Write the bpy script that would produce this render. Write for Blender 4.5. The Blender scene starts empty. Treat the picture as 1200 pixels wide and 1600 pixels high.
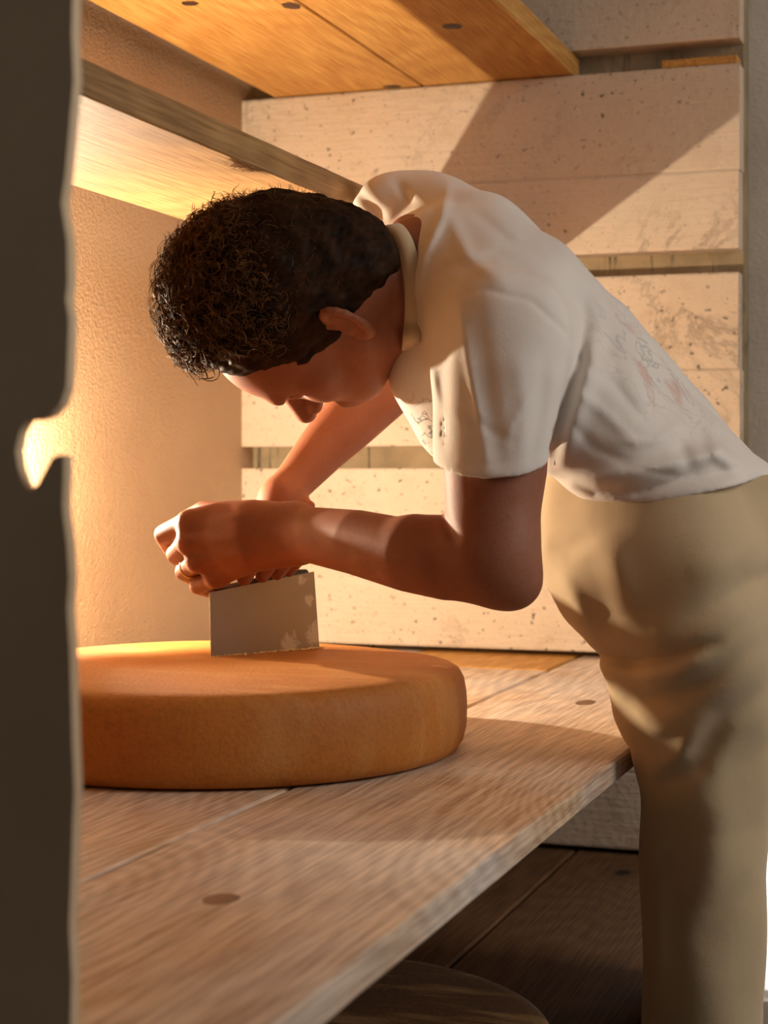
import bpy, bmesh, math, random
import numpy as np
from mathutils import Vector, Matrix

random.seed(7)
rng = np.random.default_rng(7)
C = bpy.context.scene.collection
SC = bpy.context.scene

# ------------------------------------------------------------------ camera
F = 2715.0                       # focal length in pixels of the 1200x1600 frame
PX, PY = 600.0, 735.0            # principal point (the horizon is at y = 735)
YAW = math.radians(19.2)
CY, SY = math.cos(YAW), math.sin(YAW)
CH = 1.10                        # camera height over the floor
cam_d = bpy.data.cameras.new('camera')
cam = bpy.data.objects.new('camera', cam_d)
C.objects.link(cam)
cam.location = (0, 0, CH)
cam.rotation_euler = (math.radians(90), 0, YAW)
cam_d.sensor_fit = 'VERTICAL'
cam_d.sensor_height = 36.0
cam_d.sensor_width = 27.0
cam_d.lens = F / 1600.0 * 36.0
cam_d.shift_y = -(800.0 - PY) / 1600.0
cam_d.clip_start = 0.05
cam_d.dof.use_dof = True
cam_d.dof.focus_distance = 2.12
cam_d.dof.aperture_fstop = 6.3
SC.camera = cam

# ------------------------------------------------------------------ light, exposure
SC.view_settings.view_transform = 'Standard'
SC.view_settings.look = 'None'
SC.view_settings.gamma = 1.0
SC.view_settings.use_curve_mapping = False
SC.view_settings.exposure = 0.0
world = bpy.data.worlds.new('world')
SC.world = world
world.use_nodes = True
bgn = world.node_tree.nodes['Background']
bgn.inputs[0].default_value = (0.80, 0.86, 1.0, 1)
bgn.inputs[1].default_value = 0.085
# added unseen area light, assumed daylight from the right; no doorway is built
DAY = bpy.data.lights.new('added_daylight_fill', 'AREA')
DAY.shape = 'RECTANGLE'; DAY.size = 1.0; DAY.size_y = 1.6
DAY.color = (1.0, 0.95, 0.91)
DAY.energy = 46
dayo = bpy.data.objects.new('added_daylight_fill', DAY)
C.objects.link(dayo)
dayo.location = (1.65, 1.95, 2.3)
dayo.rotation_euler = (Vector((-0.6, 2.1, 1.1)) - Vector(dayo.location)).to_track_quat('-Z', 'Y').to_euler()
LAMP_POWER = 52.0
LAMP_COLOR = (1.0, 0.83, 0.61)
LAMP_XY = (-1.337, 2.135)
LAMP_Z = CH - 0.01

# ------------------------------------------------------------------ helpers
def W(lat, z, d):
    """camera-frame metres (right, up, away) -> world"""
    return (CY * lat - SY * d, SY * lat + CY * d, CH + z)

def cam_pt(px, py, d):
    return np.array([(px - PX) / F * d, (PY - py) / F * d, d])

def P(px, py, d):
    return Vector(W(*cam_pt(px, py, d)))

def link(name, me, mat=None, parent=None):
    o = bpy.data.objects.new(name, me)
    C.objects.link(o)
    if mat is not None:
        if not me.materials:
            me.materials.append(mat)
    if parent is not None:
        o.parent = parent
        o.matrix_parent_inverse = parent.matrix_basis.inverted()
    return o

def tag(o, label=None, cat=None, group=None, kind=None):
    if label: o['label'] = label
    if cat: o['category'] = cat
    if group: o['group'] = group
    if kind: o['kind'] = kind
    return o

def empty(name, loc=(0, 0, 0)):
    o = bpy.data.objects.new(name, None)
    C.objects.link(o)
    o.location = loc
    o.empty_display_size = 0.05
    return o

def bm_mesh(name, bm, smooth=False):
    me = bpy.data.meshes.new(name)
    bm.normal_update()
    bm.to_mesh(me)
    bm.free()
    if smooth:
        me.polygons.foreach_set('use_smooth', [True] * len(me.polygons))
    return me

def box_mesh(name, lo, hi, bevel=0.0, seg=2, rough=0.0, cuts=0):
    bm = bmesh.new()
    bmesh.ops.create_cube(bm, size=1.0)
    lo = Vector(lo); hi = Vector(hi)
    s = hi - lo; c = (hi + lo) / 2
    for v in bm.verts:
        v.co = Vector((v.co.x * s.x, v.co.y * s.y, v.co.z * s.z)) + c
    if cuts:
        ax = max(range(3), key=lambda i: s[i])
        es = [e for e in bm.edges if abs((e.verts[0].co - e.verts[1].co)[ax]) > s[ax] * .9]
        bmesh.ops.subdivide_edges(bm, edges=es, cuts=cuts, use_grid_fill=True)
    if bevel:
        sharp = [e for e in bm.edges if len(e.link_faces) == 2 and e.calc_face_angle(0) > 0.5]
        bmesh.ops.bevel(bm, geom=sharp, offset=bevel, segments=seg, affect='EDGES', profile=0.5)
    if rough:
        r = random.Random(hash(name) % 1000)
        for v in bm.verts:
            v.co += Vector((r.uniform(-1, 1), r.uniform(-1, 1), r.uniform(-1, 1))) * rough
    return bm_mesh(name, bm)

def tube_mesh(name, pts, radii, sides=10, cap=True):
    bm = bmesh.new()
    pts = [Vector(p) for p in pts]
    rings = []
    prev = None
    for i, p in enumerate(pts):
        t = (pts[min(i + 1, len(pts) - 1)] - pts[max(i - 1, 0)]).normalized()
        if prev is None:
            n = t.orthogonal().normalized()
        else:
            n = (prev - t * prev.dot(t)).normalized()
        prev = n
        b = t.cross(n)
        r = radii[i] if hasattr(radii, '__len__') else radii
        rings.append([bm.verts.new(p + (n * math.cos(a) + b * math.sin(a)) * r)
                      for a in [2 * math.pi * k / sides for k in range(sides)]])
    for a, b in zip(rings, rings[1:]):
        for k in range(sides):
            bm.faces.new((a[k], a[(k + 1) % sides], b[(k + 1) % sides], b[k]))
    if cap:
        bm.faces.new(rings[0][::-1]); bm.faces.new(rings[-1])
    bmesh.ops.recalc_face_normals(bm, faces=bm.faces)
    return bm_mesh(name, bm, True)

# ------------------------------------------------------------------ materials
def srgb(r, g, b):
    def f(c):
        c /= 255.0
        return c / 12.92 if c <= .04045 else ((c + .055) / 1.055) ** 2.4
    return (f(r), f(g), f(b), 1)

class NT:
    def __init__(s, name):
        s.m = bpy.data.materials.new(name); s.m.use_nodes = True
        s.t = s.m.node_tree; s.b = s.t.nodes['Principled BSDF']
    def n(s, typ, **kw):
        nd = s.t.nodes.new(typ)
        for k, v in kw.items(): setattr(nd, k, v)
        return nd
    def put(s, sock, v):
        if isinstance(v, bpy.types.NodeSocket): s.t.links.new(v, sock)
        else: sock.default_value = v
    def coord(s, scale=(1, 1, 1), kind='Object', loc=(0, 0, 0), rot=(0, 0, 0)):
        tc = s.n('ShaderNodeTexCoord'); mp = s.n('ShaderNodeMapping')
        s.t.links.new(tc.outputs[kind], mp.inputs[0])
        mp.inputs['Scale'].default_value = scale; mp.inputs['Location'].default_value = loc
        mp.inputs['Rotation'].default_value = rot
        return mp.outputs[0]
    def noise(s, vec, scale, detail=4, rough=.55, dist=0.0):
        nd = s.n('ShaderNodeTexNoise'); s.t.links.new(vec, nd.inputs['Vector'])
        nd.inputs['Scale'].default_value = scale; nd.inputs['Detail'].default_value = detail
        nd.inputs['Roughness'].default_value = rough; nd.inputs['Distortion'].default_value = dist
        return nd.outputs[0]
    def ramp(s, fac, stops, interp='LINEAR'):
        nd = s.n('ShaderNodeValToRGB'); s.put(nd.inputs[0], fac)
        cr = nd.color_ramp; cr.interpolation = interp
        while len(cr.elements) < len(stops): cr.elements.new(0.5)
        for e, (p, c) in zip(cr.elements, stops):
            e.position = p; e.color = c if len(c) == 4 else (*c, 1)
        return nd.outputs[0]
    def mix(s, fac, a, b, mode='MIX'):
        nd = s.n('ShaderNodeMix', data_type='RGBA', blend_type=mode)
        s.put(nd.inputs[0], fac); s.put(nd.inputs[6], a); s.put(nd.inputs[7], b)
        return nd.outputs[2]
    def math(s, op, a, b=0.0, c=0.0):
        nd = s.n('ShaderNodeMath', operation=op)
        s.put(nd.inputs[0], a); s.put(nd.inputs[1], b); s.put(nd.inputs[2], c)
        return nd.outputs[0]
    def vmath(s, op, a, b):
        nd = s.n('ShaderNodeVectorMath', operation=op)
        s.put(nd.inputs[0], a); s.put(nd.inputs[1], b)
        return nd.outputs[0]
    def bump(s, h, strength=.3, dist=.002, normal=None):
        nd = s.n('ShaderNodeBump'); nd.inputs['Strength'].default_value = strength
        nd.inputs['Distance'].default_value = dist; s.put(nd.inputs['Height'], h)
        if normal is not None: s.put(nd.inputs['Normal'], normal)
        return nd.outputs[0]
    def out(s, color=None, rough=None, normal=None, **kw):
        if color is not None: s.put(s.b.inputs['Base Color'], color)
        if rough is not None: s.put(s.b.inputs['Roughness'], rough)
        if normal is not None: s.put(s.b.inputs['Normal'], normal)
        for k, v in kw.items(): s.put(s.b.inputs[k], v)
        return s.m

G0, G1 = (0, 0, 0, 1), (1, 1, 1, 1)

def m_plaster(name, col, col2, bump=.5, scale=90):
    t = NT(name); v = t.coord()
    big = t.noise(v, 2.5, 5)
    fine = t.noise(v, scale, 4, .6)
    c = t.mix(t.ramp(big, [(.35, G0), (.7, G1)]), col, col2)
    h = t.math('ADD', fine, t.math('MULTIPLY', t.noise(v, scale * .35, 3), .5))
    return t.out(c, .85, t.bump(h, bump, .006))

def m_blockwall(name):
    """cream limewash on board-marked concrete with black mould specks"""
    t = NT(name); v = t.coord()
    c = t.mix(t.ramp(t.noise(v, 3.0, 5), [(.3, G0), (.7, G1)]), srgb(208, 190, 168), srgb(194, 172, 146))
    c = t.mix(t.math('MULTIPLY', t.ramp(t.noise(v, 7, 6, .7), [(.56, G0), (.72, G1)]), .45), c, srgb(168, 142, 112))
    # specks
    vs = t.coord((1, 1, 1.25))
    zone = t.ramp(t.noise(v, 2.4, 4, .6), [(.38, G0), (.58, G1)])
    speck = t.ramp(t.noise(vs, 62, 2, .5), [(.645, G0), (.685, G1)])
    c = t.mix(t.math('MULTIPLY', speck, t.math('MULTIPLY', zone, .8)), c, srgb(52, 44, 36))
    speck2 = t.ramp(t.noise(vs, 150, 2, .5), [(.69, G0), (.73, G1)])
    c = t.mix(t.math('MULTIPLY', speck2, .55), c, srgb(70, 60, 48))
    # mould veins
    vein = t.math('ABSOLUTE', t.math('SUBTRACT', t.noise(v, 3.2, 8, .72, .6), .5))
    zone2 = t.ramp(t.noise(v, 1.9, 3, .5), [(.50, G0), (.60, G1)])
    c = t.mix(t.math('MULTIPLY', t.ramp(vein, [(.0, G1), (.03, G0)]), t.math('MULTIPLY', zone2, .42)), c, srgb(66, 56, 44))
    hv = t.coord((3, 3, 40))
    h = t.math('ADD', t.noise(v, 70, 5, .6), t.math('MULTIPLY', t.noise(hv, 3, 4), .8))
    return t.out(c, .8, t.bump(h, .55, .005))

def m_slot(name):
    t = NT(name); v = t.coord()
    c = t.mix(t.ramp(t.noise(v, 9, 5), [(.3, G0), (.7, G1)]), srgb(168, 146, 112), srgb(120, 104, 80))
    streak = t.ramp(t.noise(t.coord((38, 2, 2.2)), 1.0, 4, .7), [(.60, G0), (.68, G1)])
    c = t.mix(t.math('MULTIPLY', streak, .85), c, srgb(34, 28, 22))
    return t.out(c, .9, t.bump(t.noise(v, 60, 4), .5, .006))

def m_wood(name, light, dark, knot, grain=26.0, seed=0.0, rough=.6, grey=None, greyfac=0.0, knots=2.6, ring=14.0, sheen=.25):
    """long grain along the object's Y axis, scattered dark knots, growth rings that bend round them"""
    t = NT(name)
    oi = t.n('ShaderNodeObjectInfo')
    off = t.n('ShaderNodeCombineXYZ')
    t.put(off.inputs[0], t.math('MULTIPLY', oi.outputs['Random'], 37.0)); t.put(off.inputs[1], t.math('MULTIPLY', oi.outputs['Random'], 91.0))
    off.inputs[2].default_value = seed
    v = t.vmath('ADD', t.coord(), off.outputs[0])
    vl = t.vmath('MULTIPLY', v, (1.0, .09, 1.0))
    kn = t.n('ShaderNodeTexVoronoi'); kn.inputs['Scale'].default_value = knots
    kv = t.vmath('MULTIPLY', v, (1.0, .62, 0.0))
    t.t.links.new(kv, kn.inputs['Vector'])
    kd = kn.outputs['Distance']
    field = t.math('ADD', t.math('MULTIPLY', t.noise(vl, 3.2, 1.5, .5, .2), 3.2), t.math('MULTIPLY', t.math('POWER', kd, .5), 2.0))
    rings = t.math('SINE', t.math('MULTIPLY', field, ring * 2.2))
    fine = t.noise(t.vmath('MULTIPLY', v, (1.0, .03, 1.0)), grain * 9, 4, .65)
    g = t.math('ADD', t.math('MULTIPLY', rings, .042), fine)
    c = t.mix(t.ramp(g, [(.34, G0), (.66, G1)]), light, dark)
    if grey is not None:
        gz = t.ramp(t.noise(v, 2.2, 4), [(.40, G0), (.62, G1)])
        c = t.mix(t.math('MULTIPLY', gz, greyfac), c, t.mix(t.ramp(g, [(.32, G0), (.68, G1)]), grey, tuple(x * .55 for x in grey[:3]) + (1,)))
    halo = t.ramp(kd, [(.05, G1), (.16, G0)])
    c = t.mix(t.math('MULTIPLY', halo, .5), c, dark)
    c = t.mix(t.ramp(kd, [(.035, G1), (.055, G0)]), c, knot)
    h = t.math('ADD', g, t.math('MULTIPLY', t.noise(v, 40, 3), .3))
    return t.out(c, rough, t.bump(h, .35, .003), **{'Specular IOR Level': sheen})

def m_simple(name, col, rough=.6, bump=0, scale=50, dist=.002, var=None, **kw):
    t = NT(name); v = t.coord()
    c = col
    if var is not None:
        c = t.mix(t.ramp(t.noise(v, scale * .15, 5), [(.3, G0), (.7, G1)]), col, var)
    n = t.bump(t.noise(v, scale, 4, .6), bump, dist) if bump else None
    return t.out(c, rough, n, **kw)

M = {}
M['plaster'] = m_plaster('warm_plaster', srgb(190, 160, 124), srgb(180, 148, 112), .7, 190)
M['plaster_grey'] = m_plaster('grey_plaster', srgb(200, 190, 174), srgb(180, 168, 150), .35, 120)
M['block'] = m_blockwall('limewashed_concrete')
M['slot'] = m_slot('slot_concrete')
M['panel'] = m_plaster('dark_concrete', srgb(226, 200, 162), srgb(200, 172, 136), .3, 60)
M['floor'] = m_plaster('floor_concrete', srgb(120, 108, 94), srgb(100, 90, 78), .3, 50)
M['pine'] = m_wood('pine_boards', srgb(204, 154, 84), srgb(168, 112, 50), srgb(66, 36, 16), seed=3.0)
M['old_pine'] = m_wood('old_pine_board', srgb(176, 136, 86), srgb(140, 100, 58), srgb(64, 40, 22), seed=5.0, grey=srgb(112, 90, 66), greyfac=.5)
M['table'] = m_wood('worn_table_boards', srgb(226, 196, 160), srgb(170, 128, 90), srgb(84, 56, 36), seed=9.0, rough=.6, grey=srgb(230, 214, 200), greyfac=.85, knots=2.4, ring=30.0)
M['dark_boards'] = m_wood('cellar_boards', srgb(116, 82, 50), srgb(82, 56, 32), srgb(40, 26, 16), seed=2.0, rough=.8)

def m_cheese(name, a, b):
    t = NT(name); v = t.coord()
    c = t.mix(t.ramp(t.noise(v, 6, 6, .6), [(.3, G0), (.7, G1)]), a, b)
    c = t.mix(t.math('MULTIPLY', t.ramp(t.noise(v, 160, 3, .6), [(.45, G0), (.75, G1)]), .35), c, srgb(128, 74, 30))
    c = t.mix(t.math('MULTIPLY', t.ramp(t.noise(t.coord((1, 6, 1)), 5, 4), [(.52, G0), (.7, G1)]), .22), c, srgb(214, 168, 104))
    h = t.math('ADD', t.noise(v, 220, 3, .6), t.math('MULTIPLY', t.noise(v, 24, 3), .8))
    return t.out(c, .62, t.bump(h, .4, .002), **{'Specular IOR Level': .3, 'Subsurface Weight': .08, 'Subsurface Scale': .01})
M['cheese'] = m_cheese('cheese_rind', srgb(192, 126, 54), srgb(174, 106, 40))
M['cheese_dark'] = m_cheese('shaded_cheese_rind', srgb(76, 50, 28), srgb(58, 38, 22))  # darker rind copy, shade of the lower shelf put into its colour
M['cheese_paste'] = m_simple('cheese_paste', srgb(240, 212, 150), .6, .4, 90)

def m_skin():
    t = NT('skin'); v = t.coord()
    c = t.mix(t.ramp(t.noise(v, 9, 5, .6), [(.3, G0), (.7, G1)]), srgb(158, 102, 76), srgb(140, 84, 60))
    c = t.mix(t.math('MULTIPLY', t.ramp(t.noise(v, 160, 2), [(.5, G0), (.8, G1)]), .25), c, srgb(120, 68, 46))
    h = t.math('ADD', t.noise(v, 420, 3, .6), t.noise(t.coord((1, 1, 3)), 90, 3))
    return t.out(c, .58, t.bump(h, .16, .0012), **{'Specular IOR Level': .3, 'Subsurface Weight': .14, 'Subsurface Radius': (1.0, .35, .2), 'Subsurface Scale': .008})
M['skin'] = m_skin()

def m_cloth(name, a, b, weave=900, bump=.18, sheen=.2):
    t = NT(name); v = t.coord()
    c = t.mix(t.ramp(t.noise(v, 5, 4), [(.3, G0), (.7, G1)]), a, b)
    h = t.math('ADD', t.noise(v, weave, 2), t.math('MULTIPLY', t.noise(v, 32, 4, .55), 2.2))
    return t.out(c, .85, t.bump(h, bump, .0022), **{'Sheen Weight': sheen})
def m_tee():
    """white jersey with faint grey and reddish marks on the lower back"""
    t = NT('white_jersey'); v = t.coord()
    c = t.mix(t.ramp(t.noise(v, 5, 4), [(.3, G0), (.7, G1)]), srgb(226, 217, 206), srgb(216, 206, 194))
    pos = P(1015, 585, 2.1)
    dist = t.n('ShaderNodeVectorMath', operation='DISTANCE')
    tc = t.n('ShaderNodeTexCoord'); t.t.links.new(tc.outputs['Object'], dist.inputs[0]); dist.inputs[1].default_value = pos
    zone = t.ramp(dist.outputs['Value'], [(.03, G1), (.125, G0)])
    line = t.math('ABSOLUTE', t.math('SUBTRACT', t.noise(v, 15, 3, .6, 1.0), .5))
    c = t.mix(t.math('MULTIPLY', t.ramp(line, [(0, G1), (.03, G0)]), t.math('MULTIPLY', zone, .4)), c, srgb(96, 92, 104))
    c = t.mix(t.math('MULTIPLY', t.ramp(t.noise(v, 17, 3), [(.55, G0), (.68, G1)]), t.math('MULTIPLY', zone, .5)), c, srgb(196, 120, 92))
    pos2 = P(660, 690, 2.1)
    d2 = t.n('ShaderNodeVectorMath', operation='DISTANCE')
    t.t.links.new(tc.outputs['Object'], d2.inputs[0]); d2.inputs[1].default_value = pos2
    z2 = t.ramp(d2.outputs['Value'], [(.03, G1), (.07, G0)])
    l2 = t.math('ABSOLUTE', t.math('SUBTRACT', t.noise(v, 26, 3, .6, 1.0), .5))
    c = t.mix(t.math('MULTIPLY', t.ramp(l2, [(0, G1), (.03, G0)]), t.math('MULTIPLY', z2, .8)), c, srgb(70, 56, 48))
    h = t.math('ADD', t.noise(v, 900, 2), t.math('MULTIPLY', t.noise(v, 28, 4, .55), 2.6))
    return t.out(c, .85, t.bump(h, .2, .0024), **{'Sheen Weight': .2})
M['tee'] = m_tee()
M['apron'] = m_cloth('beige_apron_cloth', srgb(196, 172, 134), srgb(182, 156, 118), 700, .12)
M['strap'] = m_cloth('apron_strap_cloth', srgb(206, 186, 150), srgb(190, 168, 132), 800, .2)
M['shoe'] = m_simple('shoe_rubber', srgb(60, 54, 48), .6, .2, 60)

def m_hair():
    t = NT('dark_brown_hair')
    oi = t.coord()
    c = t.mix(t.ramp(t.noise(oi, 60, 3), [(.3, G0), (.7, G1)]), srgb(26, 17, 10), srgb(56, 36, 21))
    return t.out(c, .6, **{'Specular IOR Level': .05})
M['hair'] = m_hair()
def m_curl():
    t = NT('brown_curls'); v = t.coord()
    c = t.mix(t.ramp(t.noise(v, 70, 3), [(.3, G0), (.7, G1)]), srgb(40, 26, 15), srgb(120, 84, 50))
    return t.out(c, .5, **{'Specular IOR Level': .03})
M['curl'] = m_curl()

def m_steel():
    t = NT('smeared_steel'); v = t.coord()
    tc = t.n('ShaderNodeTexCoord')
    def zone(p_, r0, r1):
        d_ = t.n('ShaderNodeVectorMath', operation='DISTANCE')
        t.t.links.new(tc.outputs['Object'], d_.inputs[0]); d_.inputs[1].default_value = p_
        return t.ramp(d_.outputs['Value'], [(r0, G1), (r1, G0)])
    z = t.math('MAXIMUM', zone(P(486, 938, 2.327), .004, .016), t.math('MAXIMUM', zone(P(492, 990, 2.33), .008, .026), zone(P(455, 1008, 2.306), .006, .028)))
    z = t.math('MAXIMUM', z, zone(P(475, 908, 2.32), .002, .016))
    smear = t.ramp(t.math('ADD', t.math('MULTIPLY', z, .42), t.math('MULTIPLY', t.noise(v, 38, 6, .7, 1.5), 1.2)), [(.86, G0), (1.0, G1)])
    c = t.mix(t.math('MULTIPLY', smear, .6), srgb(158, 148, 136), srgb(226, 220, 210))
    r = t.math('ADD', t.math('MULTIPLY', smear, .3), t.math('ADD', .3, t.math('MULTIPLY', t.noise(v, 30, 4), .12)))
    return t.out(c, r, t.bump(t.noise(t.coord((1, 1, 20)), 30, 3), .04, .001), Metallic=.65)
M['steel'] = m_steel()
M['handle'] = m_simple('dark_handle', srgb(42, 30, 22), .5, .2, 60)
M['gold'] = m_simple('gold', srgb(232, 190, 120), .22, Metallic=1.0)
M['lampmetal'] = m_simple('black_lamp_metal', srgb(40, 38, 36), .5, .1, 80)
def m_emit(name, col, strength):
    t = NT(name)
    return t.out(srgb(255, 255, 255), .5, **{'Emission Color': col, 'Emission Strength': strength})
M['led'] = m_emit('led_emitter', (1, .8, .55, 1), 60)
M['glow_glass'] = m_emit('glowing_glass', (1, 1, 1, 1), 1.6)  # daylight beyond the assumed window put in as glow
M['white_paint'] = m_simple('white_paint', srgb(228, 224, 216), .5, .1, 60)

# ------------------------------------------------------------------ the room
X_LEFT = -1.385          # face of the left wall
Y_FACE = 3.13            # face of the slotted slab at the back
Y_BACK = 3.26            # back wall proper
X_SLAB = -0.42           # right end of the slab
ZT = CH - 0.345          # top of the work shelf
def zz(z): return CH + z
ROOM_X1, ROOM_Y0, ROOM_H = 2.3, -0.9, 2.5

tag(link('floor', box_mesh('floor', (X_LEFT - .1, ROOM_Y0, -.08), (ROOM_X1, Y_BACK + .1, 0)), M['floor']), kind='structure',
    label='dark concrete cellar floor', cat='floor')
tag(link('ceiling', box_mesh('ceiling', (X_LEFT - .1, ROOM_Y0, ROOM_H), (ROOM_X1, Y_BACK + .1, ROOM_H + .08)), M['plaster_grey']), kind='structure',
    label='pale plastered cellar ceiling', cat='ceiling')
tag(link('wall_left', box_mesh('wall_left', (X_LEFT - .1, ROOM_Y0, 0), (X_LEFT, Y_BACK + .1, ROOM_H)), M['plaster']), kind='structure',
    label='rough cream plastered wall behind the cheese', cat='wall')

# back wall: a limewashed slab of board-marked courses with shelf slots between them
slots = [(.726, .045), (.354, .042), (.004, .042), (-.375, .042), (-.732, .042)]
wall_back = link('wall_back', box_mesh('wall_back', (X_LEFT, Y_FACE + .055, 0), (X_SLAB, Y_BACK + .1, ROOM_H)), M['slot'])
tag(wall_back, 'limewashed concrete back wall with horizontal shelf slots and black mould specks', 'wall', kind='structure')
edges = []
top = ROOM_H - CH
for zb, hh in slots:
    edges.append((zb + hh, top)); top = zb
edges.append((-CH, top))
rb = random.Random(3)
for lo, hi in edges:
    n = max(1, round((hi - lo) / .17))
    if hi - lo > .6: n = 4
    zs = [lo + (hi - lo) * k / n for k in range(n + 1)]
    for k in range(1, n): zs[k] += rb.uniform(-.03, .03)
    for a, b in zip(zs, zs[1:]):
        pr = rb.uniform(0, .0015)
        bm = bmesh.new()
        nx = 36
        x0, x1 = X_LEFT, X_SLAB + rb.uniform(-.002, .002)
        za, zb_ = zz(a) + .0003, zz(b) - .0003
        # a course with slightly ragged long edges
        front = []
        for j, z in enumerate((za, za + .004, zb_ - .004, zb_)):
            row = []
            for i in range(nx + 1):
                x = x0 + (x1 - x0) * i / nx
                yy = Y_FACE - pr + (.0016 if j in (0, 3) else 0)
                row.append(bm.verts.new((x, yy, z + (rb.uniform(-.0012, .0012) if j in (1, 2) else 0))))
            front.append(row)
        back = [[bm.verts.new((x0 + (x1 - x0) * i / nx, Y_FACE + .055, z)) for i in range(nx + 1)] for z in (za, zb_)]
        grid = [back[0]] + front + [back[1]]
        for r0, r1 in zip(grid, grid[1:]):
            for i in range(nx):
                bm.faces.new((r0[i], r0[i + 1], r1[i + 1], r1[i]))
        bm.faces.new([r[0] for r in grid][::-1]); bm.faces.new([r[-1] for r in grid])
        bmesh.ops.recalc_face_normals(bm, faces=bm.faces)
        link('concrete_course', bm_mesh('concrete_course', bm), M['block'], wall_back)

# wall right of the slab, with an assumed low window opening
wx0 = P(1184, 1300, 3.25).x
wr = bmesh.new()
def bbox_into(bm, lo, hi):
    r = bmesh.ops.create_cube(bm, size=1.0)
    lo = Vector(lo); hi = Vector(hi); s = hi - lo; c = (hi + lo) / 2
    for v in r['verts']:
        v.co = Vector((v.co.x * s.x, v.co.y * s.y, v.co.z * s.z)) + c
for lo, hi in (((X_SLAB, Y_BACK, 0), (wx0, Y_BACK + .1, ROOM_H)), ((wx0, Y_BACK, .80), (ROOM_X1, Y_BACK + .1, ROOM_H)),
               ((wx0, Y_BACK, 0), (ROOM_X1, Y_BACK + .1, .12)), ((wx0 + .7, Y_BACK, .12), (ROOM_X1, Y_BACK + .1, .80))):
    bbox_into(wr, lo, hi)
tag(link('wall_pier', bm_mesh('wall_pier', wr), M['plaster_grey']), 'smooth grey-white wall pier right of the slotted back wall', 'wall', kind='structure')
win = empty('assumed_window_1', (wx0 + .35, Y_BACK + .05, .12))
tag(win, 'assumed low bright cellar window with glowing pane behind the legs', 'window', kind='structure')
link('window_pane', box_mesh('pane', (wx0 + .015, Y_BACK + .045, .135), (wx0 + .685, Y_BACK + .055, .785)), M['glow_glass'], win)
for lo, hi in (((wx0, Y_BACK + .03, .12), (wx0 + .012, Y_BACK + .07, .8)), ((wx0 + .688, Y_BACK + .03, .12), (wx0 + .7, Y_BACK + .07, .8)),
               ((wx0 + .012, Y_BACK + .03, .12), (wx0 + .688, Y_BACK + .07, .132)), ((wx0 + .012, Y_BACK + .03, .788), (wx0 + .688, Y_BACK + .07, .8))):
    link('window_frame', box_mesh('frame', lo, hi), M['white_paint'], win)

# near support panel with a worn, hooked slot (foreground, left)
PD = 1.05
def panel_outline():
    """right edge of the panel, from photo pixels at the depth of the panel"""
    pts = [(126, 200), (123, 60), (127, 0)][::-1]
    pts = [(127, -20), (125, 60), (128, 130), (122, 200), (115, 280), (109, 320), (113, 350), (118, 380), (119, 440), (116, 470), (121, 500),
           (119, 560), (117, 605), (108, 632), (92, 650), (76, 656), (54, 658), (44, 676), (38, 705), (42, 730), (50, 756), (60, 768), (72, 757),
           (84, 735), (94, 716), (104, 711), (113, 712), (113, 740), (111, 790), (113, 812), (118, 850), (121, 900), (118, 950), (122, 1010), (124, 1080), (126, 1150),
           (129, 1230), (126, 1300), (124, 1370), (121, 1440), (125, 1520), (123, 1600)]
    return [P(x, y, PD) for x, y in pts]
def panel_mesh():
    bm = bmesh.new()
    po = panel_outline()
    ox = [p.x for p in po]; oz = [p.z for p in po]
    # the outline lies in the plane y = const through its mean depth
    yb = P(122, 800, PD).y
    ray = []
    for p in po:                       # slide each along its own height in the panel plane
        k = yb / p.y
        ray.append((p.x * k, CH + (p.z - CH) * k))
    ray = [(ray[0][0], ROOM_H - .0)] + ray + [(ray[-1][0], 0.0)]
    xl = X_LEFT
    th = .010
    vf = [bm.verts.new((x, yb - th, z)) for x, z in ray]
    vb = [bm.verts.new((x, yb, z)) for x, z in ray]
    lf = [bm.verts.new((xl, yb - th, ROOM_H)), bm.verts.new((xl, yb - th, 0))]
    lb = [bm.verts.new((xl, yb, ROOM_H)), bm.verts.new((xl, yb, 0))]
    f1 = bm.faces.new([lf[0], lf[1]] + vf[::-1])
    f2 = bm.faces.new(vb + [lb[1], lb[0]])
    for i in range(len(vf) - 1):
        bm.faces.new((vf[i], vf[i + 1], vb[i + 1], vb[i]))
    bm.faces.new((lf[1], lf[0], lb[0], lb[1]))
    bm.faces.new((vf[0], vb[0], lb[0], lf[0])); bm.faces.new((vf[-1], lf[1], lb[1], vb[-1]))
    bm.normal_update()
    bmesh.ops.triangulate(bm, faces=[f1, f2], ngon_method='EAR_CLIP')
    bmesh.ops.recalc_face_normals(bm, faces=bm.faces)
    return bm_mesh('support_panel', bm)
YP = P(122, 800, PD).y
tag(link('wall_front', panel_mesh(), M['panel']), 'dark worn concrete shelf support with a hooked slot in the left foreground', 'support', kind='structure')

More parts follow.
